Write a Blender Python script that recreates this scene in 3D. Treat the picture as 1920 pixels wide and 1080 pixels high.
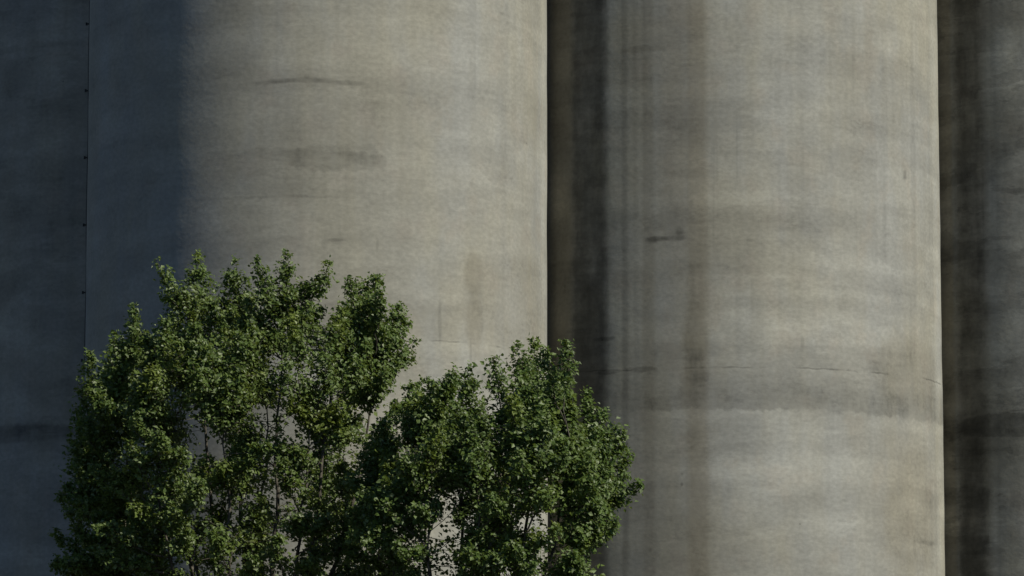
import bpy, math
import numpy as np
from mathutils import Vector, Matrix

rng = np.random.default_rng(7)
scene = bpy.context.scene
for o in list(bpy.data.objects):
    bpy.data.objects.remove(o, do_unlink=True)
COL = scene.collection

# ------------------------------------------------------------------ camera, sky, sun, exposure
FPX, PITCH, CAM_H = 7270.0, math.atan(911 / 7270.0), 1.7      # long lens, tilted up about 7 degrees
cam_data = bpy.data.cameras.new('camera')
cam_data.sensor_width = 36.0
cam_data.lens = 36.0 * FPX / 1920.0
cam_data.clip_start, cam_data.clip_end = 0.5, 9000.0
cam = bpy.data.objects.new('camera', cam_data)
cam.location = (0, 0, CAM_H)
cam.rotation_euler = (math.pi / 2 + PITCH, 0, 0)
COL.objects.link(cam)
scene.camera = cam

SUN_AZ, SUN_EL = math.radians(180 - 57.5), math.radians(39)     # azimuth clockwise from +Y
to_sun = Vector((math.sin(SUN_AZ) * math.cos(SUN_EL), math.cos(SUN_AZ) * math.cos(SUN_EL), math.sin(SUN_EL)))
world = bpy.data.worlds.new('World')
scene.world = world
world.use_nodes = True
wn = world.node_tree.nodes
sky = wn.new('ShaderNodeTexSky')
sky.sky_type = 'NISHITA'
sky.sun_disc = False
sky.sun_elevation, sky.sun_rotation = SUN_EL, SUN_AZ
sky.air_density, sky.dust_density, sky.ozone_density = 0.8, 0.0, 4.2
wn['Background'].inputs['Strength'].default_value = 0.070
world.node_tree.links.new(sky.outputs[0], wn['Background'].inputs[0])

sun_data = bpy.data.lights.new('sun', 'SUN')
sun_data.energy = 4.9
sun_data.angle = math.radians(0.53)
sun_data.color = (1.0, 0.94, 0.79)
sun = bpy.data.objects.new('sun', sun_data)
sun.rotation_euler = to_sun.to_track_quat('Z', 'Y').to_euler()
sun.location = (30, -20, 60)
COL.objects.link(sun)

scene.view_settings.view_transform = 'Standard'
scene.view_settings.look = 'None'
scene.view_settings.exposure = 0.0
scene.view_settings.gamma = 1.0
scene.cycles.max_bounces = 5
scene.cycles.diffuse_bounces = 4
scene.cycles.transmission_bounces = 3
scene.cycles.glossy_bounces = 2
scene.cycles.caustics_reflective = False
scene.cycles.use_denoising = True

# ------------------------------------------------------------------ measuring helpers
CT, ST = math.cos(PITCH), math.sin(PITCH)

def ray(px, py):
    a, b = (px - 960) / FPX, (540 - py) / FPX
    return Vector((a, CT - b * ST, ST + b * CT))

def at(px, py, depth):
    """world point seen at a photograph pixel, at a known distance down the yard"""
    d = ray(px, py)
    k = depth / d.y
    return Vector((d.x * k, depth, CAM_H + d.z * k))

R = 4.5
SILOS = {'A': (-3.811, 75.286), 'B': (4.288, 79.052), 'C': (12.388, 82.818), 'L': (-7.577, 83.386)}

def on_silo(key, px, py):
    """(arc metres, height) of the spot of a silo wall measured in the photograph"""
    cx, cy = SILOS[key]
    d = ray(px, py)
    A = d.x ** 2 + d.y ** 2
    Bq = -2 * (d.x * cx + d.y * cy)
    Cq = cx * cx + cy * cy - R * R
    disc = max(0.0, Bq * Bq - 4 * A * Cq)
    k = (-Bq - math.sqrt(disc)) / (2 * A)
    x, y = d.x * k - cx, d.y * k - cy
    return R * math.atan2(x, -y), CAM_H + d.z * k

def tag(o, label=None, category=None, group=None, kind=None):
    for k, v in (('label', label), ('category', category), ('group', group), ('kind', kind)):
        if v:
            o[k] = v
    return o

def add_obj(name, me, mat=None, parent=None, loc=None):
    o = bpy.data.objects.new(name, me)
    if mat:
        me.materials.append(mat)
    COL.objects.link(o)
    if parent:
        o.parent = parent
    if loc is not None:
        o.location = loc
    return o

def mesh_np(name, verts, faces, smooth=False, uv=None):
    """verts (n,3), faces (m,k): a mesh whose faces all have k corners"""
    me = bpy.data.meshes.new(name)
    faces = np.asarray(faces, dtype=np.int32)
    m, k = faces.shape
    me.vertices.add(len(verts))
    me.vertices.foreach_set('co', np.asarray(verts, dtype=np.float32).ravel())
    me.loops.add(m * k)
    me.loops.foreach_set('vertex_index', faces.ravel())
    me.polygons.add(m)
    me.polygons.foreach_set('loop_start', np.arange(0, m * k, k, dtype=np.int32))
    me.polygons.foreach_set('loop_total', np.full(m, k, dtype=np.int32))
    me.polygons.foreach_set('use_smooth', np.full(m, smooth, dtype=bool))
    if uv is not None:
        l = me.uv_layers.new(name='wall')
        l.data.foreach_set('uv', np.asarray(uv, dtype=np.float32).ravel())
    me.update(calc_edges=True)
    me.validate()
    return me

# ------------------------------------------------------------------ node helpers
class NT:
    def __init__(self, mat):
        mat.use_nodes = True
        self.t = mat.node_tree
        self.n = self.t.nodes
        self.bsdf = self.n['Principled BSDF']
    def link(self, a, b):
        self.t.links.new(a, b)
    def put(self, sock, v):
        if hasattr(v, 'is_output'):
            self.link(v, sock)
        else:
            sock.default_value = v
    def math(self, op, a, b=None, c=None):
        n = self.n.new('ShaderNodeMath')
        n.operation = op
        for i, v in enumerate((a, b, c)):
            if v is not None:
                self.put(n.inputs[i], v)
        return n.outputs[0]
    def add(self, a, b): return self.math('ADD', a, b)
    def mul(self, a, b): return self.math('MULTIPLY', a, b)
    def xyz(self, x, y, z=0.0):
        n = self.n.new('ShaderNodeCombineXYZ')
        for i, v in enumerate((x, y, z)):
            self.put(n.inputs[i], v)
        return n.outputs[0]
    def noise(self, vec, scale=1.0, detail=3.0, rough=0.55, flat=False):
        n = self.n.new('ShaderNodeTexNoise')
        if flat:
            n.noise_dimensions = '2D'
        self.put(n.inputs['Vector'], vec)
        n.inputs['Scale'].default_value = scale
        n.inputs['Detail'].default_value = detail
        n.inputs['Roughness'].default_value = rough
        return n.outputs[0]
    def ramp(self, v, lo, hi, a=0.0, b=1.0, smooth=True):
        n = self.n.new('ShaderNodeMapRange')
        n.interpolation_type = 'SMOOTHSTEP' if smooth else 'LINEAR'
        for i, x in enumerate((v, lo, hi, a, b)):
            self.put(n.inputs[i], x)
        return n.outputs[0]
    def mix(self, fac, a, b, mode='MIX'):
        n = self.n.new('ShaderNodeMix')
        n.data_type = 'RGBA'
        n.blend_type = mode
        self.put(n.inputs[0], fac)
        for s, v in ((n.inputs[6], a), (n.inputs[7], b)):
            self.put(s, v if hasattr(v, 'is_output') else (*v, 1.0))
        return n.outputs[2]

def concrete(name, seed, marks, joints, warm_u=None, base=(0.266, 0.258, 0.216), cool=(0.254, 0.257, 0.240), streak=1.0, mottle=1.0):
    """weathered slip-formed concrete laid out in arc metres (u) and height (v)"""
    m = bpy.data.materials.new(name)
    g = NT(m)
    uvn = g.n.new('ShaderNodeUVMap'); uvn.uv_map = 'wall'
    sep = g.n.new('ShaderNodeSeparateXYZ'); g.link(uvn.outputs[0], sep.inputs[0])
    u, v = sep.outputs[0], sep.outputs[1]
    def N(su, sv, off, detail=3, rough=0.55):
        return g.noise(g.xyz(g.math('MULTIPLY_ADD', u, su, seed * 7.3 + off * 3.17), g.math('MULTIPLY_ADD', v, sv, off * 5.71)), 1.0, detail, rough, True)
    wob1 = g.math('SUBTRACT', N(0.9, 0.9, 31, 3), 0.5)
    wob2 = g.math('SUBTRACT', N(5.0, 5.0, 37, 4, 0.65), 0.5)
    wob = g.add(wob1, wob2)
    # layered tone: blotches, lift bands, board lines, rain streaks, grain
    tone = g.ramp(g.add(N(0.22, 0.42, 1, 5, 0.6), g.mul(wob1, 0.12)), 0.25, 0.75, 1 - 0.13 * mottle, 1 + 0.12 * mottle, False)
    for (su, sv, off, det, amp) in ((0.09, 0.8, 2, 3, 0.09), (0.38, 1.1, 3, 5, 0.10 * mottle), (0.5, 5.5, 4, 4, 0.035),
                                    (1.1, 1.5, 7, 5, 0.10 * mottle), (10.0, 14.0, 8, 4, 0.105)):
        tone = g.mul(tone, g.ramp(N(su, sv, off, det), 0.28, 0.72, 1 - amp, 1 + amp * 0.8, False))
    # rain streaks, strong in some stretches and absent in others
    here = g.ramp(N(0.28, 0.10, 10, 3), 0.40, 0.62, 0.15, 1.0)
    st = g.add(g.mul(g.math('SUBTRACT', N(1.7, 0.04, 5, 4), 0.5), 0.34 * streak), g.mul(g.math('SUBTRACT', N(6.0, 0.12, 6, 3), 0.5), 0.30 * streak))
    tone = g.mul(tone, g.math('MULTIPLY_ADD', st, here, 1.0))
    # dark runs that only show in some stretches of the wall
    runs = g.mul(g.ramp(N(3.2, 0.035, 11, 4, 0.6), 0.55, 0.75), g.ramp(N(0.6, 0.22, 12, 3), 0.42, 0.66))
    tone = g.mul(tone, g.ramp(runs, 0, 1, 1.0, 1 - 0.16 * streak, False))
    # ragged-edged patches where a lift was rubbed down or re-coated
    pat = g.math('ADD', N(0.42, 1.5, 14, 5, 0.6), g.mul(wob2, 0.05))
    tone = g.mul(tone, g.ramp(pat, 0.57, 0.585, 1.0, 1 - 0.075 * mottle))
    tone = g.mul(tone, g.ramp(g.add(N(0.5, 1.7, 15, 5, 0.6), g.mul(wob2, 0.06)), 0.58, 0.60, 1.0, 1 + 0.06 * mottle))
    # blow holes
    vor = g.n.new('ShaderNodeTexVoronoi')
    g.link(g.xyz(g.mul(u, 1.15), g.mul(v, 1.15), seed), vor.inputs['Vector'])
    vor.inputs['Scale'].default_value = 1.0
    hole = g.mul(g.ramp(vor.outputs['Distance'], 0.012, 0.03, 1.0, 0.0), g.ramp(N(0.8, 0.8, 18, 2), 0.5, 0.56))
    tone = g.mul(tone, g.ramp(hole, 0, 1, 1.0, 0.62, False))
    height = 0.0
    # pour joints: a wandering broken line, soiled above, cleaner below
    for (v0, strength, soil, soil_h) in joints:
        dv = g.math('SUBTRACT', v, g.add(v0, g.add(g.mul(wob1, 0.10), g.mul(wob2, 0.05))))
        broken = g.ramp(N(1.3, 0.3, 41 + v0, 3), 0.44, 0.64, 0.0, 1.0)
        line = g.mul(g.ramp(g.math('ABSOLUTE', dv), 0.006, 0.024, 1.0, 0.0), broken)
        tone = g.mul(tone, g.ramp(line, 0, 1, 1.0, 1 - strength, False))
        lip = g.mul(g.ramp(dv, -0.08, -0.02, 0.0, 1.0), g.ramp(dv, -0.02, 0.0, 1.0, 0.0))
        tone = g.mul(tone, g.ramp(g.mul(lip, broken), 0, 1, 1.0, 1.07, False))
        if soil:
            edge = g.add(g.add(dv, g.mul(wob2, 0.30)), g.mul(wob1, 0.35))
            band = g.mul(g.ramp(edge, -soil_h - 0.05, -soil_h + 0.02), g.ramp(edge, -soil_h + 0.12, -0.05, 1.0, 0.22))
            band = g.mul(band, g.ramp(edge, -0.05, 0.25, 1.0, 0.0))
            band = g.mul(band, g.ramp(N(0.9, 0.4, 44 + v0, 4), 0.3, 0.6, 0.45, 1.0))
            tone = g.mul(tone, g.ramp(band, 0, 1, 1.0, 1 - soil, False))
    # individual stains, spalls, cracks and cleaner streaks measured on this wall, plus painted flank shade and bounce
    brown = None
    warped = {}
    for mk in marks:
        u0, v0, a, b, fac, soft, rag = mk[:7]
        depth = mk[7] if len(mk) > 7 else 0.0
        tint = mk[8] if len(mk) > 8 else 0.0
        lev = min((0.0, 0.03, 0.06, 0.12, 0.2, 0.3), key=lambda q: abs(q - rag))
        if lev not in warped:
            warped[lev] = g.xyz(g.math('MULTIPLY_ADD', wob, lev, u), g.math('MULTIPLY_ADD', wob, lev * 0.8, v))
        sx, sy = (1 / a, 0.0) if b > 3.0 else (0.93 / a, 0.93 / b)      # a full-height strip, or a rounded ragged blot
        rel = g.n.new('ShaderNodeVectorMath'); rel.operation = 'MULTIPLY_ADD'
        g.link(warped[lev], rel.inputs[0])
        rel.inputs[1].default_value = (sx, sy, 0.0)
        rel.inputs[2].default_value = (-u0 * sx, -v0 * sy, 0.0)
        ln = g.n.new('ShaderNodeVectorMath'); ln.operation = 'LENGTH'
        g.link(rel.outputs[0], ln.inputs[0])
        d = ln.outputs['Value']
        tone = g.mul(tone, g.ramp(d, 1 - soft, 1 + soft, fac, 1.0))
        if tint:
            t = g.ramp(d, 1 - soft, 1 + soft, tint, 0.0)
            brown = t if brown is None else g.math('MAXIMUM', brown, t)
    # soiled and shade-painted places are mottled: grime clings unevenly
    grime = g.math('SUBTRACT', g.add(N(2.6, 1.3, 61, 5, 0.65), g.mul(g.math('SUBTRACT', N(1.0, 5.0, 62, 3), 0.5), 0.5)), 0.48)
    dark_tone = g.ramp(tone, 0.45, 0.95, 1.0, 0.0)
    tone = g.mul(tone, g.math('MULTIPLY_ADD', g.mul(grime, dark_tone), 1.3, 1.0))
    # hue: cooler grey and warmer buff areas
    hue = g.ramp(N(0.30, 0.20, 21, 4, 0.6), 0.38, 0.62)
    hue = g.math('MULTIPLY', g.add(hue, g.mul(g.ramp(N(1.4, 0.25, 22, 3), 0.35, 0.65), 0.6)), 0.62)
    col = g.mix(hue, cool, base)
    col = g.mix(g.mul(g.ramp(N(1.5, 1.1, 23, 4), 0.52, 0.72), 0.40), col, (0.266, 0.248, 0.212))
    if brown is not None:
        col = g.mix(brown, col, (0.212, 0.186, 0.132))
    vm = g.n.new('ShaderNodeVectorMath'); vm.operation = 'SCALE'
    g.link(col, vm.inputs[0]); g.link(tone, vm.inputs['Scale'])
    g.link(vm.outputs[0], g.bsdf.inputs['Base Color'])
    g.bsdf.inputs['Roughness'].default_value = 0.92
    g.bsdf.inputs['Specular IOR Level'].default_value = 0.2
    height = g.add(g.mul(N(0.8, 1.7, 51, 3), 0.007), g.mul(N(8.0, 10.0, 52, 3), 0.004))
    bump = g.n.new('ShaderNodeBump')
    bump.inputs['Strength'].default_value = 0.6
    bump.inputs['Distance'].default_value = 1.0
    g.link(height, bump.inputs['Height'])
    g.link(bump.outputs[0], g.bsdf.inputs['Normal'])
    return m

def simple_mat(name, c0, c1, scale=6.0, rough=0.85, metal=0.0, bump=0.01):
    m = bpy.data.materials.new(name)
    g = NT(m)
    tc = g.n.new('ShaderNodeTexCoord')
    n = g.noise(tc.outputs['Object'], scale, 5, 0.6)
    g.link(g.mix(g.ramp(n, 0.35, 0.65), c0, c1), g.bsdf.inputs['Base Color'])
    g.bsdf.inputs['Roughness'].default_value = rough
    g.bsdf.inputs['Metallic'].default_value = metal
    b = g.n.new('ShaderNodeBump'); b.inputs['Distance'].default_value = bump
    g.link(n, b.inputs['Height']); g.link(b.outputs[0], g.bsdf.inputs['Normal'])
    return m

# ------------------------------------------------------------------ ground
def build_ground():
    m = bpy.data.materials.new('gravel_yard')
    g = NT(m)
    tc = g.n.new('ShaderNodeTexCoord')
    p = tc.outputs['Object']
    a = g.noise(p, 0.12, 5, 0.6); b = g.noise(p, 3.0, 5, 0.65)
    col = g.mix(g.ramp(a, 0.42, 0.6), (0.050, 0.050, 0.048), (0.075, 0.072, 0.066))
    col = g.mix(g.mul(g.ramp(b, 0.4, 0.7), 0.6), col, (0.035, 0.036, 0.034))
    g.link(col, g.bsdf.inputs['Base Color'])
    g.bsdf.inputs['Roughness'].default_value = 0.95
    bp = g.n.new('ShaderNodeBump'); bp.inputs['Distance'].default_value = 0.06
    g.link(b, bp.inputs['Height']); g.link(bp.outputs[0], g.bsdf.inputs['Normal'])
    xs = np.concatenate([-np.geomspace(3500, 60, 16), np.linspace(-50, 50, 61), np.geomspace(60, 3500, 16)])
    X, Y = np.meshgrid(xs, xs + 50, indexing='ij')
    Z = 0.06 * np.sin(X * 0.31 + 1) * np.cos(Y * 0.23) + 0.04 * np.sin(X * 0.9 + Y * 0.7)
    Z[np.hypot(X, Y) > 60] *= 0.3
    n = len(xs)
    idx = np.arange(n * n).reshape(n, n)
    F = np.stack([idx[:-1, :-1], idx[1:, :-1], idx[1:, 1:], idx[:-1, 1:]], -1).reshape(-1, 4)
    tag(add_obj('ground', mesh_np('ground', np.stack([X, Y, Z], -1).reshape(-1, 3), F, True), m), kind='structure')
build_ground()

# ------------------------------------------------------------------ silos
SILO_H = 33.0

def wall_mesh(name, seed, joints):
    r = np.random.default_rng(seed)
    z = np.concatenate([np.linspace(-0.3, 4.8, 12), np.arange(5.0, 19.0, 0.085), np.linspace(19.1, SILO_H, 24)])
    nth = 384
    th = np.linspace(-math.pi, math.pi, nth + 1)
    Z, T = np.meshgrid(z, th, indexing='ij')
    off = np.zeros_like(Z)
    for k in range(26):                                # slight out-of-round waviness left by the sliding form
        ka, kz = r.integers(0, 26), r.normal(0, 1.6)
        amp = 0.0011 / (1 + 0.05 * ka + 0.35 * abs(kz))
        off += amp * np.sin(ka * T + kz * Z + r.uniform(0, 6.28))
    for k in range(10):                                # lift-by-lift ripple
        kz = r.uniform(2.5, 7.5)
        off += 0.0005 * np.sin(kz * Z + r.uniform(0, 6.28) + 0.6 * np.sin(T * r.integers(1, 4)))
    for j in joints:                                   # each pour sits a few millimetres off the last
        off += 0.006 * (1 / (1 + np.exp(np.clip((Z - j[0]) / 0.03, -40, 40))))
    off -= off.mean()
    off[:, -1] = off[:, 0]
    RR = R + off
    V = np.stack([RR * np.sin(T), -RR * np.cos(T), Z], -1)
    ni, nj = Z.shape
    Vr = V[:, :-1].reshape(-1, 3)
    ii, jj = np.meshgrid(np.arange(ni - 1), np.arange(nth), indexing='ij')
    j2 = (jj + 1) % nth
    F = np.stack([ii * nth + jj, ii * nth + j2, (ii + 1) * nth + j2, (ii + 1) * nth + jj], -1).reshape(-1, 4)
    uT = T * R
    UV = np.stack([np.stack([uT[ii, jj], Z[ii, jj]], -1), np.stack([uT[ii, jj + 1], Z[ii, jj]], -1),
                   np.stack([uT[ii + 1, jj + 1], Z[ii + 1, jj]], -1), np.stack([uT[ii + 1, jj], Z[ii + 1, jj]], -1)], 2)
    return mesh_np(name, Vr, F, True, UV.reshape(-1, 2))

def lathe_mesh(name, profile, seg=96):
    """closed ring profile [(r,z)...] turned about the axis"""
    P = np.array(profile)
    th = np.linspace(0, 2 * math.pi, seg, endpoint=False)
    V = np.stack([P[None, :, 0] * np.cos(th)[:, None], P[None, :, 0] * np.sin(th)[:, None],
                  np.repeat(P[None, :, 1], seg, 0)], -1).reshape(-1, 3)
    n = len(P)
    F = []
    for i in range(seg):
        i2 = (i + 1) % seg
        for j in range(n - 1):
            F.append((i * n + j, i2 * n + j, i2 * n + j + 1, i * n + j + 1))
    return mesh_np(name, V, F)

def px_mark(key, x0, x1, y0, y1, fac, soft=0.3, rag=0.05, depth=0.0, tint=0.0):
    xm, ym = (x0 + x1) / 2, (y0 + y1) / 2
    ua, _ = on_silo(key, x0, ym); ub, _ = on_silo(key, x1, ym)
    _, va = on_silo(key, xm, y0); _, vb = on_silo(key, xm, y1)
    return ((ua + ub) / 2, (va + vb) / 2, abs(ub - ua) / 2, abs(vb - va) / 2, fac, soft, rag, depth, tint)

def M(key, rows):
    out = [px_mark(key, *r) for r in rows]
    # a row given only a token height at mid-frame is a strip that runs the full wall
    return [(m_[0], 11.0, m_[2], 12.0) + m_[4:] if (r[2], r[3]) == (530, 545) else m_ for r, m_ in zip(rows, out)]

MARKS = {
 'A': M('A', [
    (1015, 1025.5, -60, 1140, 1.22, 0.5, 0.0),     (504, 558, 147, 155, 0.72, 0.5, 0.07), (548, 604, 144, 155, 0.74, 0.5, 0.07), (590, 628, 147, 156, 0.76, 0.5, 0.06), (616, 676, 151, 160, 0.72, 0.5, 0.07), (480, 530, 152, 158, 0.88, 0.5, 0.06), (570, 580, 138, 146, 0.86, 0.5, 0.04), (395, 790, 164, 184, 1.10, 0.5, 0.25), (610, 670, 166, 178, 1.05, 0.5, 0.2),
    (450, 600, 276, 300, 0.90, 0.2, 0.25), (545, 665, 272, 320, 0.84, 0.12, 0.22), (600, 722, 286, 320, 0.87, 0.12, 0.18), (670, 712, 274, 312, 0.87, 0.25, 0.14), (540, 590, 300, 312, 0.9, 0.3, 0.15),
    (380, 655, 366, 371, 0.88, 0.6, 0.06), (612, 645, 447, 453, 0.74, 0.5, 0.05), (704, 709, 448, 470, 0.84, 0.6, 0.05),
    (872, 904, 478, 560, 0.86, 0.4, 0.14, 0, 0.25), (874, 904, 550, 660, 0.88, 0.4, 0.14, 0, 0.25), (870, 1024, 480, 660, 0.92, 0.2, 0.25, 0, 0.1),
    (822, 828, 572, 640, 0.80, 0.5, 0.03, -0.004), (880, 884, 640, 700, 0.86, 0.5, 0.03),
    (940, 950, 34, 460, 0.93, 0.8, 0.04), (962, 968, 20, 300, 0.94, 0.8, 0.04), (1000, 1006, 60, 520, 0.93, 0.8, 0.03),
    (880, 1020, 380, 470, 0.95, 0.6, 0.3), (690, 800, 360, 420, 1.04, 0.6, 0.3), (820, 900, 60, 320, 1.03, 0.7, 0.3, 0, 0.0),
    (380, 480, 90, 150, 0.92, 0.6, 0.3), (800, 900, 640, 700, 1.06, 0.3, 0.15), (480, 560, 200, 260, 0.95, 0.6, 0.2),
    (395, 1010, 700, 1100, 1.03, 0.5, 0.2)]),
 'B': M('B', [
    (1752, 1764, 530, 545, 1.20, 0.5, 0.0), (1120, 1790, 578, 640, 1.06, 0.25, 0.2), (1120, 1790, 466, 496, 1.05, 0.3, 0.2), (1150, 1800, 500, 536, 0.94, 0.3, 0.2), (1150, 1800, 768, 792, 1.08, 0.3, 0.12), (1150, 1800, 828, 850, 0.95, 0.4, 0.2), (1200, 1790, 400, 430, 0.95, 0.4, 0.3), (1380, 1650, 860, 1120, 1.10, 0.4, 0.3), (1400, 1620, 780, 1000, 1.05, 0.4, 0.35), (1040, 1066, 100, 160, 1.25, 0.5, 0.25), (1030, 1060, 300, 420, 1.3, 0.6, 0.3), (1095, 1120, 460, 520, 1.4, 0.5, 0.15),
    (1080, 1110, 200, 260, 1.35, 0.6, 0.3), (1035, 1060, 540, 620, 1.25, 0.5, 0.25), (1100, 1135, 330, 350, 0.75, 0.5, 0.2), (1090, 1130, 230, 244, 0.8, 0.5, 0.2),
        (1212, 1250, 444, 453, 0.64, 0.5, 0.06), (1236, 1284, 443, 452, 0.66, 0.5, 0.07), (1258, 1284, 436, 452, 0.74, 0.5, 0.06), (1265, 1281, 427, 441, 0.68, 0.5, 0.05), (1212, 1232, 445, 456, 0.74, 0.5, 0.04), (1400, 1415, 448, 453, 0.80, 0.5, 0.03),
    (1282, 1320, 570, 690, 0.84, 0.5, 0.14, 0, 0.4), (1280, 1322, 660, 770, 0.82, 0.5, 0.14, 0, 0.4), (1330, 1480, -40, 640, 1.10, 0.5, 0.3), (1288, 1326, -40, 1120, 0.90, 0.5, 0.06, 0, 0.4), (1286, 1312, 800, 840, 0.86, 0.4, 0.06, 0, 0.3),
    (1140, 1166, -40, 1120, 1.22, 0.35, 0.05), (1176, 1188, 40, 1120, 1.12, 0.5, 0.04), (1196, 1206, 80, 600, 1.08, 0.6, 0.03),
    (1206, 1228, 380, 1120, 0.87, 0.5, 0.05, 0, 0.15), (1166, 1178, 60, 760, 0.86, 0.6, 0.04), (1240, 1290, 34, 520, 0.93, 0.6, 0.15, 0, 0.3),
    (1072, 1136, -40, 560, 0.42, 0.32, 0.10), (1078, 1140, 540, 770, 0.70, 0.35, 0.2), (1030, 1074, -40, 1100, 0.80, 0.5, 0.08, 0, 0.6),  # runoff stains deepened with painted flank shade; brown strip paints bounced light
    (1115, 1150, 632, 640, 0.68, 0.4, 0.05), (1120, 1156, 694, 702, 0.62, 0.4, 0.04), (1172, 1225, 689, 698, 0.72, 0.4, 0.05),
    (1502, 1508, 632, 654, 0.84, 0.5, 0.02), (1694, 1700, 318, 338, 0.72, 0.5, 0.03, -0.01), (1572, 1577, 624, 632, 0.84, 0.6, 0.01),
    (1708, 1717, 30, 560, 0.90, 0.5, 0.025), (1652, 1660, 110, 160, 0.93, 0.6, 0.03), (1655, 1662, 370, 480, 0.92, 0.6, 0.03), (1706, 1716, 560, 740, 0.88, 0.5, 0.04),
    (1640, 1752, 630, 760, 0.90, 0.25, 0.25, 0, 0.15), (1650, 1672, 645, 690, 0.93, 0.4, 0.1), (1690, 1712, 650, 705, 0.90, 0.4, 0.1),
    (1310, 1650, 540, 556, 1.07, 0.5, 0.2), (1300, 1620, 370, 392, 1.06, 0.6, 0.3), (1440, 1570, 200, 300, 1.06, 0.6, 0.35), (1410, 1620, 440, 475, 1.05, 0.5, 0.3),
    (1450, 1640, 590, 660, 1.06, 0.5, 0.3), (1460, 1640, 780, 860, 1.05, 0.4, 0.3), (1380, 1384, 240, 330, 0.90, 0.6, 0.02),
    (1166, 1250, 86, 98, 0.82, 0.4, 0.12, 0, 0.2), (1160, 1300, 34, 90, 0.94, 0.5, 0.2, 0, 0.2), (1276, 1281, 905, 911, 0.62, 0.6, 0.01), (1277, 1281, 887, 891, 0.8, 0.6, 0.01),
    (1712, 1717, 1010, 1045, 0.82, 0.5, 0.02), (1722, 1756, 1014, 1022, 0.86, 0.5, 0.04), (1216, 1222, 1028, 1036, 0.8, 0.6, 0.01), (1580, 1588, 936, 941, 0.85, 0.6, 0.02),
    (1650, 1750, 820, 1080, 0.97, 0.4, 0.2, 0, 0.25)]),
 'C': M('C', [
    (1792, 1846, -40, 830, 0.46, 0.50, 0.16, 0, 0.25), (1764, 1788, -40, 1100, 0.92, 0.4, 0.08, 0, 0.6), (1868, 1905, -40, 200, 1.10, 0.4, 0.06), (1796, 1846, 820, 1120, 0.64, 0.4, 0.18, 0, 0.2),  # dark columns paint flank shade over stains; tinted edge strip paints bounced light
    (1796, 1990, 776, 818, 0.66, 0.10, 0.14), (1860, 1990, 762, 772, 1.10, 0.4, 0.12),
    (1850, 1900, 300, 330, 0.86, 0.5, 0.2), (1790, 2000, 820, 1120, 1.10, 0.15, 0.25), (1830, 1850, 480, 560, 0.88, 0.5, 0.15)]),
 'L': M('L', [
    (-60, 158, 796, 828, 0.62, 0.25, 0.12), (-80, 158, 832, 1120, 1.10, 0.1, 0.1), (0, 50, 120, 180, 0.80, 0.5, 0.2), (-60, 150, 84, 96, 0.86, 0.5, 0.2),
    (-60, 150, 470, 486, 0.9, 0.5, 0.2)]),
}
zA = on_silo('A', 800, 637)[1]
zB = on_silo('B', 1400, 688)[1]
zC = on_silo('C', 1900, 770)[1]
zL = on_silo('L', 100, 812)[1]
JOINTS = {'A': [(zA, 0.34, 0.08, 0.7)], 'B': [(zB, 0.36, 0.24, 0.80)],
          'C': [(zC, 0.20, 0.12, 0.5)], 'L': [(zL, 0.2, 0.15, 0.4)]}
LABELS = {
 'A': 'tall round concrete silo rising directly behind the trees, its left flank in shadow',
 'B': 'sunlit round concrete silo right of the trees, dark rain streaks and shade on its left flank',
 'C': 'stained and shade-darkened concrete silo at the far right, mostly hidden by its neighbour',
 'L': 'concrete silo wholly in blue shade at the far left edge'}
roof_mat = simple_mat('silo_roof_concrete', (0.24, 0.235, 0.22), (0.32, 0.31, 0.28), 1.5)
roof_me = lathe_mesh('roof', [(0.0, SILO_H + 0.9), (1.2, SILO_H + 0.82), (R + 0.16, SILO_H + 0.42), (R + 0.18, SILO_H + 0.38),
                              (R + 0.18, SILO_H + 0.02), (R - 0.2, SILO_H - 0.01)])
roof_me.materials.append(roof_mat)
for i, key in enumerate(('A', 'B', 'C', 'L')):
    e = bpy.data.objects.new('concrete_silo', None)
    e.location = (*SILOS[key], 0)
    COL.objects.link(e)
    tag(e, LABELS[key], 'silo', 'row of concrete silos')
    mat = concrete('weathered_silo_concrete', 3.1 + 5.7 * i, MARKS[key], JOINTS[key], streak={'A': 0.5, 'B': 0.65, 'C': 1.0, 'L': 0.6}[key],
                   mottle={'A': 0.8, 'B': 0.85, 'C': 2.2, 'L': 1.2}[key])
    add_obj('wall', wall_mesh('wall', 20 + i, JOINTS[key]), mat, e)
    r_ = bpy.data.objects.new('roof', roof_me); COL.objects.link(r_); r_.parent = e

# ------------------------------------------------------------------ tubes
def tube_geo(pts, rad, seg=6):
    """verts, quads of a tapering tube along pts"""
    pts = np.asarray(pts, float)
    n = len(pts)
    tang = np.gradient(pts, axis=0)
    tang /= np.linalg.norm(tang, axis=1)[:, None] + 1e-9
    ref = np.array([0.31, 0.87, 0.17])
    a = np.cross(tang, ref); a /= np.linalg.norm(a, axis=1)[:, None] + 1e-9
    b = np.cross(tang, a)
    th = np.linspace(0, 2 * math.pi, seg, endpoint=False)
    V = pts[:, None] + np.asarray(rad)[:, None, None] * (a[:, None] * np.cos(th)[None, :, None] + b[:, None] * np.sin(th)[None, :, None])
    i, j = np.meshgrid(np.arange(n - 1), np.arange(seg), indexing='ij')
    j2 = (j + 1) % seg
    F = np.stack([i * seg + j, i * seg + j2, (i + 1) * seg + j2, (i + 1) * seg + j], -1).reshape(-1, 4)
    return V.reshape(-1, 3), F

def merge(geos):
    V, F, k = [], [], 0
    for v, f in geos:
        V.append(v); F.append(f + k); k += len(v)
    return np.concatenate(V), np.concatenate(F)

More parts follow.
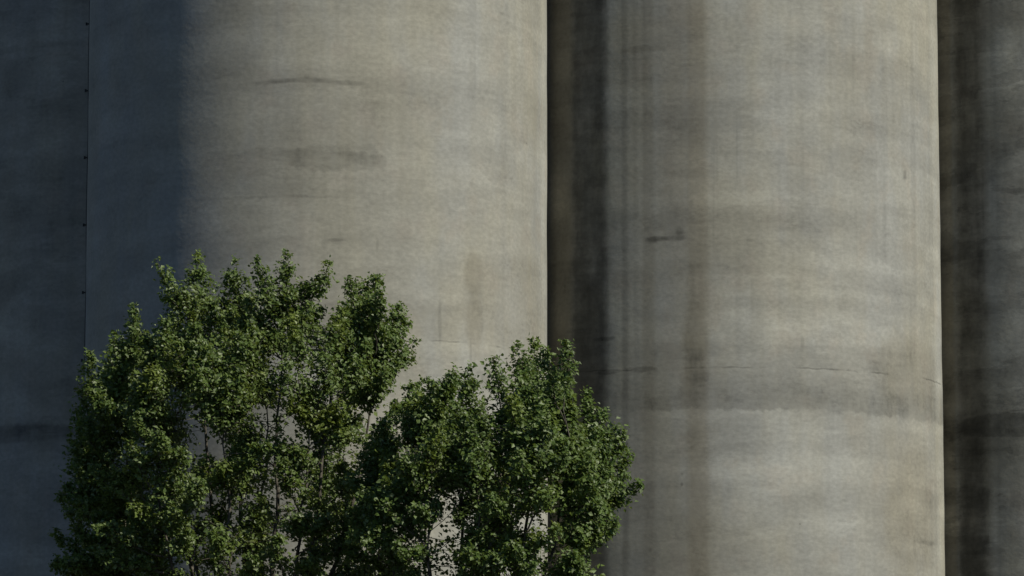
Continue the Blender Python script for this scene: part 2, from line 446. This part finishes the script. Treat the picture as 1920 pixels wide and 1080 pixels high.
# lightning conductor down the shaded flank of the nearest silo
def build_conductor():
    steel = simple_mat('dark_weathered_steel', (0.03, 0.03, 0.03), (0.06, 0.055, 0.05), 20, 0.6, 0.7, 0.002)
    cx, cy = SILOS['A']
    a = math.atan2(cx, cy)
    D = math.hypot(cx, cy)
    ang = a + math.pi + math.acos(R / D) + 0.105         # bearing of the wall spot just round the flank
    nx, ny = math.sin(ang), math.cos(ang)
    e = bpy.data.objects.new('lightning_conductor', None)
    e.location = (cx + nx * (R + 0.02), cy + ny * (R + 0.02), 0)
    COL.objects.link(e)
    tag(e, 'thin dark cable on small brackets down the shaded edge of the tree-side silo', 'cable')
    zs = np.linspace(0.1, SILO_H, 80)
    pts = np.stack([nx * (0.012 + 0.006 * np.sin(zs * 2.1)), ny * (0.012 + 0 * zs), zs], -1)
    add_obj('cable', mesh_np('cable', *tube_geo(pts, np.full(80, 0.007)), True), steel, e)
    d1 = np.array([0.0, 0.0, 1.0])
    # bracket: wall plate, arm and clamp in one small mesh
    n = np.array([nx, ny, 0.0]); s = np.array([-ny, nx, 0.0])
    def box(c, hx, hy, hz):
        P = np.array([c + n * hx * i + s * hy * j + d1 * hz * k for i in (-1, 1) for j in (-1, 1) for k in (-1, 1)])
        Fq = np.array([(0, 1, 3, 2), (4, 6, 7, 5), (0, 4, 5, 1), (2, 3, 7, 6), (0, 2, 6, 4), (1, 5, 7, 3)])
        return P, Fq
    V, F = merge([box(n * -0.005, 0.008, 0.035, 0.03), box(n * 0.03, 0.034, 0.014, 0.014), box(n * 0.062, 0.018, 0.024, 0.028)])
    bm = mesh_np('bracket', V, F); bm.materials.append(steel)
    D_ = cy + ny * R
    z0 = at(166, 45, D_).z
    for k in range(-12, 11):
        z = z0 - 1.335 * k
        if 0.5 < z < SILO_H - 0.3:
            b = bpy.data.objects.new('bracket', bm); COL.objects.link(b); b.parent = e
            b.location = (0, 0, z)
build_conductor()

# ------------------------------------------------------------------ trees
def leaf_material(name, dark, mid, light, yellow):
    m = bpy.data.materials.new(name)
    g = NT(m)
    geo = g.n.new('ShaderNodeNewGeometry')
    tc = g.n.new('ShaderNodeTexCoord')
    rnd = geo.outputs['Random Per Island']
    n = g.noise(tc.outputs['Object'], 0.9, 3)
    col = g.mix(g.ramp(rnd, 0.0, 0.75, smooth=False), dark, mid)
    col = g.mix(g.ramp(rnd, 0.75, 1.0, 0.0, 0.9, False), col, light)
    col = g.mix(g.mul(g.ramp(n, 0.52, 0.70), 0.65), col, yellow)
    g.link(col, g.bsdf.inputs['Base Color'])
    g.bsdf.inputs['Roughness'].default_value = 0.48
    g.bsdf.inputs['Specular IOR Level'].default_value = 0.45
    tr = g.n.new('ShaderNodeBsdfTranslucent')
    g.link(g.mix(0.5, col, yellow), tr.inputs['Color'])
    mx = g.n.new('ShaderNodeMixShader')
    mx.inputs[0].default_value = 0.40
    g.link(g.bsdf.outputs[0], mx.inputs[1]); g.link(tr.outputs[0], mx.inputs[2])
    g.link(mx.outputs[0], g.n['Material Output'].inputs['Surface'])
    return m

bark = simple_mat('dark_grey_bark', (0.045, 0.04, 0.032), (0.12, 0.108, 0.088), 9, 0.9, 0, 0.02)

def unit(v):
    return v / (np.linalg.norm(v, axis=-1, keepdims=True) + 1e-9)

def leaves_mesh(name, P, size, updir, r):
    """small pointed leaves folded along the midrib; P (n,3) leaf bases"""
    n = len(P)
    nor = unit(np.array([0.30, -0.30, 0.62]) + 0.30 * updir + r.normal(0, 0.55, (n, 3)))   # blades turn to the light
    d = unit(np.cross(nor, unit(r.normal(0, 1, (n, 3)))))
    s = np.cross(nor, d)
    L = size[:, None]
    w = L * r.uniform(0.32, 0.44, (n, 1))
    drop = r.uniform(0.05, 0.22, (n, 1))
    b = P
    l = P + d * L * 0.42 + s * w + nor * L * 0.10
    q = P + d * L * 0.42 - s * w + nor * L * 0.10
    t = P + d * L - nor * L * drop
    V = np.stack([b, l, t, q], 1).reshape(-1, 3)
    k = np.arange(n)[:, None] * 4
    F = np.concatenate([k + np.array([0, 2, 1]), k + np.array([0, 3, 2])], 1).reshape(-1, 3)
    return mesh_np(name, V, F)

def limb_curve(a, tip, r, n=14, early=0.45, late=0.92):
    d = tip - a
    t = np.linspace(0, 1, n)[:, None]
    c1 = a + np.array([d[0] * early, d[1] * early, d[2] * 0.22])
    c2 = a + np.array([d[0] * late, d[1] * late, d[2] * 0.62])
    c = (1 - t) ** 3 * a + 3 * (1 - t) ** 2 * t * c1 + 3 * (1 - t) * t * t * c2 + t ** 3 * tip
    c[2:-1] += r.normal(0, 0.03, (n - 3, 3))
    return c

def build_tree(base, fork_h, limbs, shoots, label, leafmat, seed, density=1.0):
    """limbs: ends of the main limbs; shoots: (tip xyz, leafy length m, spread m) growing off the nearest limb,
    each feathered with leafy side twigs"""
    r = np.random.default_rng(seed)
    e = bpy.data.objects.new('broadleaf_tree', None)
    e.location = base
    COL.objects.link(e)
    tag(e, label, 'tree', 'trees in front of the silos')
    zt = np.linspace(-0.15, fork_h, 9)
    tp = np.stack([0.10 * np.sin(zt * 0.9 + seed), 0.06 * np.cos(zt * 0.7), zt], -1)
    tr_ = np.interp(zt, [-0.15, 0.1, 0.6, fork_h], [0.30, 0.24, 0.18, 0.15])
    add_obj('trunk', mesh_np('trunk', *tube_geo(tp, tr_, 12), True), bark, e)
    top = tp[-1]
    B = np.array(base)
    curves, geos = [], []
    for tip in limbs:
        tip = np.array(tip) - B
        c = limb_curve(top - np.array([0, 0, r.uniform(0.0, 0.5)]), tip, r, 18)
        L = np.linalg.norm(tip - top)
        rad = np.interp(np.linspace(0, 1, 18), [0, 0.5, 1], [0.03 + 0.008 * L, 0.018 + 0.003 * L, 0.010])
        curves.append(c)
        geos.append([tube_geo(c, rad, 7)])
    LP, LU, LS = [], [], []
    for (tip, leafy, spread, slope) in shoots:
        tip = np.array(tip) - B
        # join the limb point that lets this shoot rise steeply
        best, bi, bp = 1e9, 0, None
        for i, c in enumerate(curves):
            dz = tip[2] - c[4:, 2]
            hor = np.hypot(tip[0] - c[4:, 0], tip[1] - c[4:, 1])
            cost = np.where(dz > 0.25, hor * 1.4 + 0.35 * dz + 0.5 * np.maximum(0, 0.9 - dz), 9.0 + np.abs(dz) + hor)
            k = int(np.argmin(cost))
            if cost[k] < best:
                best, bi, bp = cost[k], i, c[4 + k]
        n = 10
        curve = limb_curve(bp, tip, r, n, 0.35, 0.85)
        seglen = np.linalg.norm(np.diff(curve, axis=0), axis=1)
        s = np.concatenate([[0], np.cumsum(seglen)])
        tot = s[-1]
        rad = np.interp(np.linspace(0, 1, n), [0, 1], [0.007 + 0.0045 * tot, 0.003])
        geos[bi].append(tube_geo(curve, rad, 5))
        leafy = min(leafy, tot * 0.95)
        m = int(leafy * 24 * density) + 8
        dist = leafy * r.uniform(0, 1, m) ** 0.9             # metres below the tip
        az0 = r.uniform(0, 6.28)
        for q in range(m):
            sp = tot - dist[q]
            p0 = np.array([np.interp(sp, s, curve[:, k]) for k in range(3)])
            az = az0 + q * 2.39996 + r.normal(0, 0.3)
            ln = min(spread, 0.05 + slope * dist[q]) * r.uniform(0.5, 1.2)
            el = r.uniform(0.0, 1.1)
            dr = np.array([math.cos(az) * math.cos(el), math.sin(az) * math.cos(el), math.sin(el)])
            mid = p0 + dr * ln * 0.55 - np.array([0, 0, 0.02 * ln])
            end = p0 + dr * ln + np.array([0, 0, 0.12 * ln])
            if ln > 0.25:
                geos[bi].append(tube_geo([p0, mid, end], [0.007, 0.005, 0.0025], 3))
            k = int((8 + 78 * ln) * r.uniform(0.4, 1.5))
            tt = r.uniform(0.1, 1.08, k)[:, None] ** 0.75
            pos = p0 + (end - p0) * tt + r.normal(0, 0.03 + 0.09 * ln, (k, 3))
            LP.append(pos); LU.append(np.repeat(dr[None], k, 0)); LS.append(0.040 + 0.070 * r.beta(1.5, 2.2, k))
    # short leafy twigs all along the limbs
    for i, c in enumerate(curves):
        for q in range(38):
            t = r.uniform(0.28, 1.0) * (len(c) - 1)
            p0 = np.array([np.interp(t, np.arange(len(c)), c[:, k]) for k in range(3)])
            az, el, ln = r.uniform(0, 6.28), r.uniform(-0.1, 0.9), r.uniform(0.25, 0.75)
            dr = np.array([math.cos(az) * math.cos(el), math.sin(az) * math.cos(el), math.sin(el)])
            end = p0 + dr * ln
            geos[i].append(tube_geo([p0, p0 + dr * ln * 0.5 - np.array([0, 0, 0.02]), end], [0.009, 0.006, 0.003], 3))
            k = int(22 * r.uniform(0.5, 1.5))
            pos = p0 + (end - p0) * r.uniform(0.2, 1.1, k)[:, None] + r.normal(0, 0.06, (k, 3))
            LP.append(pos); LU.append(np.repeat(dr[None], k, 0)); LS.append(r.uniform(0.045, 0.10, k))
    for gl in geos:
        V, F = merge(gl)
        add_obj('branch', mesh_np('branch', V, F, True), bark, e)
    P, U, S = np.concatenate(LP), np.concatenate(LU), np.concatenate(LS)
    tag(add_obj('crown', leaves_mesh('crown', P, S, U, r), leafmat, e), kind='stuff')
    return e

def env(px, pts):
    xs, ys = zip(*pts)
    return float(np.interp(px, xs, ys))

def shoots_for(tips, front, fill, inner, envelope, depth, half_depth, x0, x1, r, sparse):
    """tips: shoot ends on the outline; front: sprays on the near side; fill and inner: shoots through the crown's depth"""
    out = []
    cx, hw = (x0 + x1) / 2, (x1 - x0) / 2
    def dd(px):
        return half_depth * math.sqrt(max(0.05, 1 - ((px - cx) / hw) ** 2))
    for (px, py, leafy, spread) in tips:
        out.append((at(px, py, depth + r.uniform(-0.6, 0.6) * dd(px)), leafy, spread, 0.34))
    for (px, py, leafy, spread, off) in front:
        out.append((at(px, py, depth + off), leafy, spread, 0.42))
    for j in range(10):                                       # thin stray shoots breaking the outline
        px = r.uniform(x0 + 10, x1 - 10)
        out.append((at(px, env(px, envelope) + r.uniform(-5, 45), depth + r.uniform(-0.8, 0.8) * dd(px)), r.uniform(0.5, 0.9), r.uniform(0.12, 0.22), 0.27))
    k = 0
    while k < fill + inner:
        px = r.uniform(x0 + 15, x1 - 25)
        off = r.uniform(-1, 1) * dd(px)
        if k < fill:
            py = env(px, envelope) + 36 + 130 * (abs(off) / half_depth) ** 2 + r.exponential(80)
        else:
            py = env(px, envelope) + r.uniform(120, 620)
        k += 1
        if py > 1200 or any(a < px < b and c < py < d_ and r.uniform() < 0.85 for a, b, c, d_ in sparse):
            continue
        out.append((at(px, py, depth + off), r.uniform(0.6, 1.3), r.uniform(0.4, 0.62), 0.40))
    return out

rs = np.random.default_rng(11)
lm1 = leaf_material('mid_green_leaf', (0.052, 0.094, 0.018), (0.138, 0.200, 0.048), (0.205, 0.250, 0.140), (0.190, 0.230, 0.030))
lm2 = leaf_material('fresh_green_leaf', (0.052, 0.094, 0.018), (0.132, 0.200, 0.048), (0.205, 0.250, 0.140), (0.175, 0.222, 0.030))

D1, D2 = 63.0, 60.5
limbsL = [at(px, py, D1 + o) for px, py, o in ((300, 640, 0.4), (375, 620, -0.6), (450, 610, 0.9), (530, 620, -0.9), (625, 640, 0.3), (700, 680, -0.4),
          (220, 760, -0.5), (180, 900, 0.5), (290, 850, -1.9), (420, 800, -1.8), (580, 800, -1.7), (500, 760, 1.9), (330, 780, 1.8), (640, 800, 1.5))]
tipsL = [(293, 486, 1.5, 0.40), (370, 473, 1.6, 0.36), (440, 484, 1.5, 0.42), (482, 484, 1.4, 0.40), (537, 470, 1.3, 0.30), (578, 560, 1.1, 0.40),
         (622, 489, 1.5, 0.46), (655, 520, 1.1, 0.36), (708, 514, 1.4, 0.38), (752, 565, 1.2, 0.40), (778, 640, 1.0, 0.40), (765, 600, 1.1, 0.38), (330, 590, 1.1, 0.46), (405, 565, 1.1, 0.46),
         (250, 575, 1.3, 0.42), (222, 620, 1.1, 0.38), (170, 662, 0.8, 0.28), (195, 700, 1.0, 0.42), (155, 735, 0.9, 0.34), (155, 790, 0.8, 0.34), (130, 818, 0.8, 0.26),
         (140, 880, 0.9, 0.4), (125, 950, 0.9, 0.35), (105, 1000, 0.7, 0.3), (95, 1060, 0.8, 0.3), (735, 620, 1.1, 0.45), (745, 680, 0.8, 0.4), (700, 700, 0.8, 0.4)]
frontL = [(200, 760, 0.9, 0.5, -1.4), (270, 720, 0.9, 0.5, -1.8), (290, 690, 0.9, 0.5, -2.2), (240, 830, 0.8, 0.5, -2.2), (300, 815, 0.8, 0.5, -2.6), (345, 850, 0.7, 0.45, -2.6),
          (380, 900, 0.6, 0.4, -2.6), (170, 880, 0.8, 0.4, -1.5), (470, 860, 0.5, 0.32, -2.4), (500, 835, 0.3, 0.25, -2.4), (560, 960, 0.8, 0.5, -2.4), (620, 970, 0.8, 0.45, -2.4),
          (520, 1010, 0.8, 0.5, -2.6), (400, 1000, 0.8, 0.5, -2.6), (330, 960, 0.8, 0.5, -2.6), (450, 690, 0.8, 0.5, -2.4), (540, 680, 0.8, 0.5, -2.4), (620, 660, 0.9, 0.5, -2.2),
          (380, 640, 0.9, 0.5, -2.2), (470, 600, 1.0, 0.5, -1.8), (550, 590, 1.0, 0.5, -1.8), (690, 640, 0.9, 0.5, -1.5), (250, 950, 0.8, 0.5, -2.2), (640, 750, 0.7, 0.4, -1.8),
          (660, 800, 0.6, 0.4, -1.6), (310, 600, 1.0, 0.5, -1.4), (640, 580, 1.0, 0.5, -1.4), (480, 1050, 0.7, 0.5, -2.6), (590, 1050, 0.7, 0.5, -2.6), (180, 990, 0.8, 0.45, -1.8), (640, 860, 0.8, 0.45, -1.0), (600, 900, 0.6, 0.4, 0.5), (660, 930, 0.8, 0.5, 0.6), (640, 1010, 0.8, 0.5, -0.5), (700, 960, 0.8, 0.5, 0.9)]
envL = [(80, 1040), (110, 930), (150, 740), (200, 660), (250, 570), (280, 520), (293, 500), (325, 575), (345, 560), (370, 500), (400, 550), (440, 500), (482, 498), (515, 520), (537, 490), (575, 565), (622, 505), (668, 575), (708, 530), (735, 590), (752, 580), (785, 660)]
shL = shoots_for(tipsL, frontL, 96, 90, envL, D1, 2.7, 90, 790, rs,
                 [(400, 445, 740, 860), (490, 540, 700, 850), (560, 650, 840, 960), (660, 800, 690, 830), (590, 650, 880, 960)])
build_tree(Vector((at(470, 1400, D1).x, D1, 0.0)), 2.3, limbsL, shL,
           'taller leafy tree standing on the left, many pointed shoots against the shaded silo', lm1, 31)

limbsR = [at(px, py, D2 + o) for px, py, o in ((720, 880, 0.3), (790, 820, -0.7), (870, 790, 0.6), (940, 770, -0.4), (1010, 770, 0.5), (1070, 820, -0.3),
          (1110, 900, 0.2), (1080, 980, -1.0), (900, 900, -1.7), (1000, 900, -1.6), (800, 930, -1.4), (930, 880, 1.6))]
tipsR = [(800, 705, 1.0, 0.40), (850, 685, 1.1, 0.40), (885, 682, 1.1, 0.38), (928, 667, 1.1, 0.22), (972, 645, 1.4, 0.32), (1000, 640, 1.3, 0.32), (1022, 655, 1.1, 0.32), (1062, 640, 0.8, 0.18), (1075, 690, 1.2, 0.40),
         (1100, 735, 1.1, 0.38), (1132, 762, 0.9, 0.30), (1172, 805, 0.6, 0.15), (1180, 850, 0.6, 0.18), (1200, 905, 0.7, 0.22), (1140, 840, 1.0, 0.42), (1160, 930, 0.8, 0.36), (1145, 985, 0.7, 0.34), (1110, 1000, 0.7, 0.4),
         (760, 760, 1.0, 0.45), (715, 785, 0.9, 0.45), (685, 830, 0.9, 0.45), (660, 880, 0.8, 0.4), (770, 720, 0.6, 0.28), (725, 785, 0.7, 0.36), (1175, 890, 0.8, 0.34), (1150, 880, 0.9, 0.42), (1150, 800, 0.7, 0.25), (1120, 870, 1.0, 0.45), (1090, 800, 1.0, 0.45)]
frontR = [(900, 760, 0.9, 0.5, -1.8), (960, 740, 0.9, 0.5, -1.8), (1030, 770, 0.9, 0.5, -2.0), (820, 800, 0.9, 0.5, -2.0), (750, 850, 0.9, 0.5, -2.0), (880, 860, 0.8, 0.5, -2.3), (980, 850, 0.9, 0.5, -2.4), (1060, 850, 0.9, 0.5, -2.3),
          (1110, 900, 0.8, 0.5, -2.0), (1020, 930, 0.8, 0.5, -2.4), (930, 930, 0.7, 0.45, -2.4), (880, 1030, 0.6, 0.4, -2.2), (960, 1020, 0.6, 0.4, -2.2), (1050, 990, 0.7, 0.45, -2.0), (790, 950, 0.7, 0.45, -2.0), (1080, 1050, 0.5, 0.35, -1.6),
          (700, 920, 0.8, 0.45, -1.6), (660, 1000, 0.8, 0.45, -1.4), (740, 1020, 0.8, 0.45, -1.8), (850, 760, 0.9, 0.5, -1.5), (1000, 1060, 0.6, 0.4, -2.0)]
envR = [(630, 950), (680, 840), (720, 780), (770, 725), (800, 710), (850, 695), (885, 695), (908, 730), (928, 700), (945, 725), (972, 660), (1015, 660), (1040, 700), (1062, 690), (1100, 750), (1135, 775), (1175, 860), (1200, 930)]
shR = shoots_for(tipsR, frontR, 72, 72, envR, D2, 2.3, 640, 1195, rs, [(800, 870, 960, 1080), (990, 1060, 990, 1080), (1080, 1210, 1000, 1200)])
build_tree(Vector((at(860, 1400, D2).x, D2, 0.0)), 2.2, limbsR, shR,
           'shorter rounded leafy tree on the right, overlapping the gap between two silos', lm2, 47)
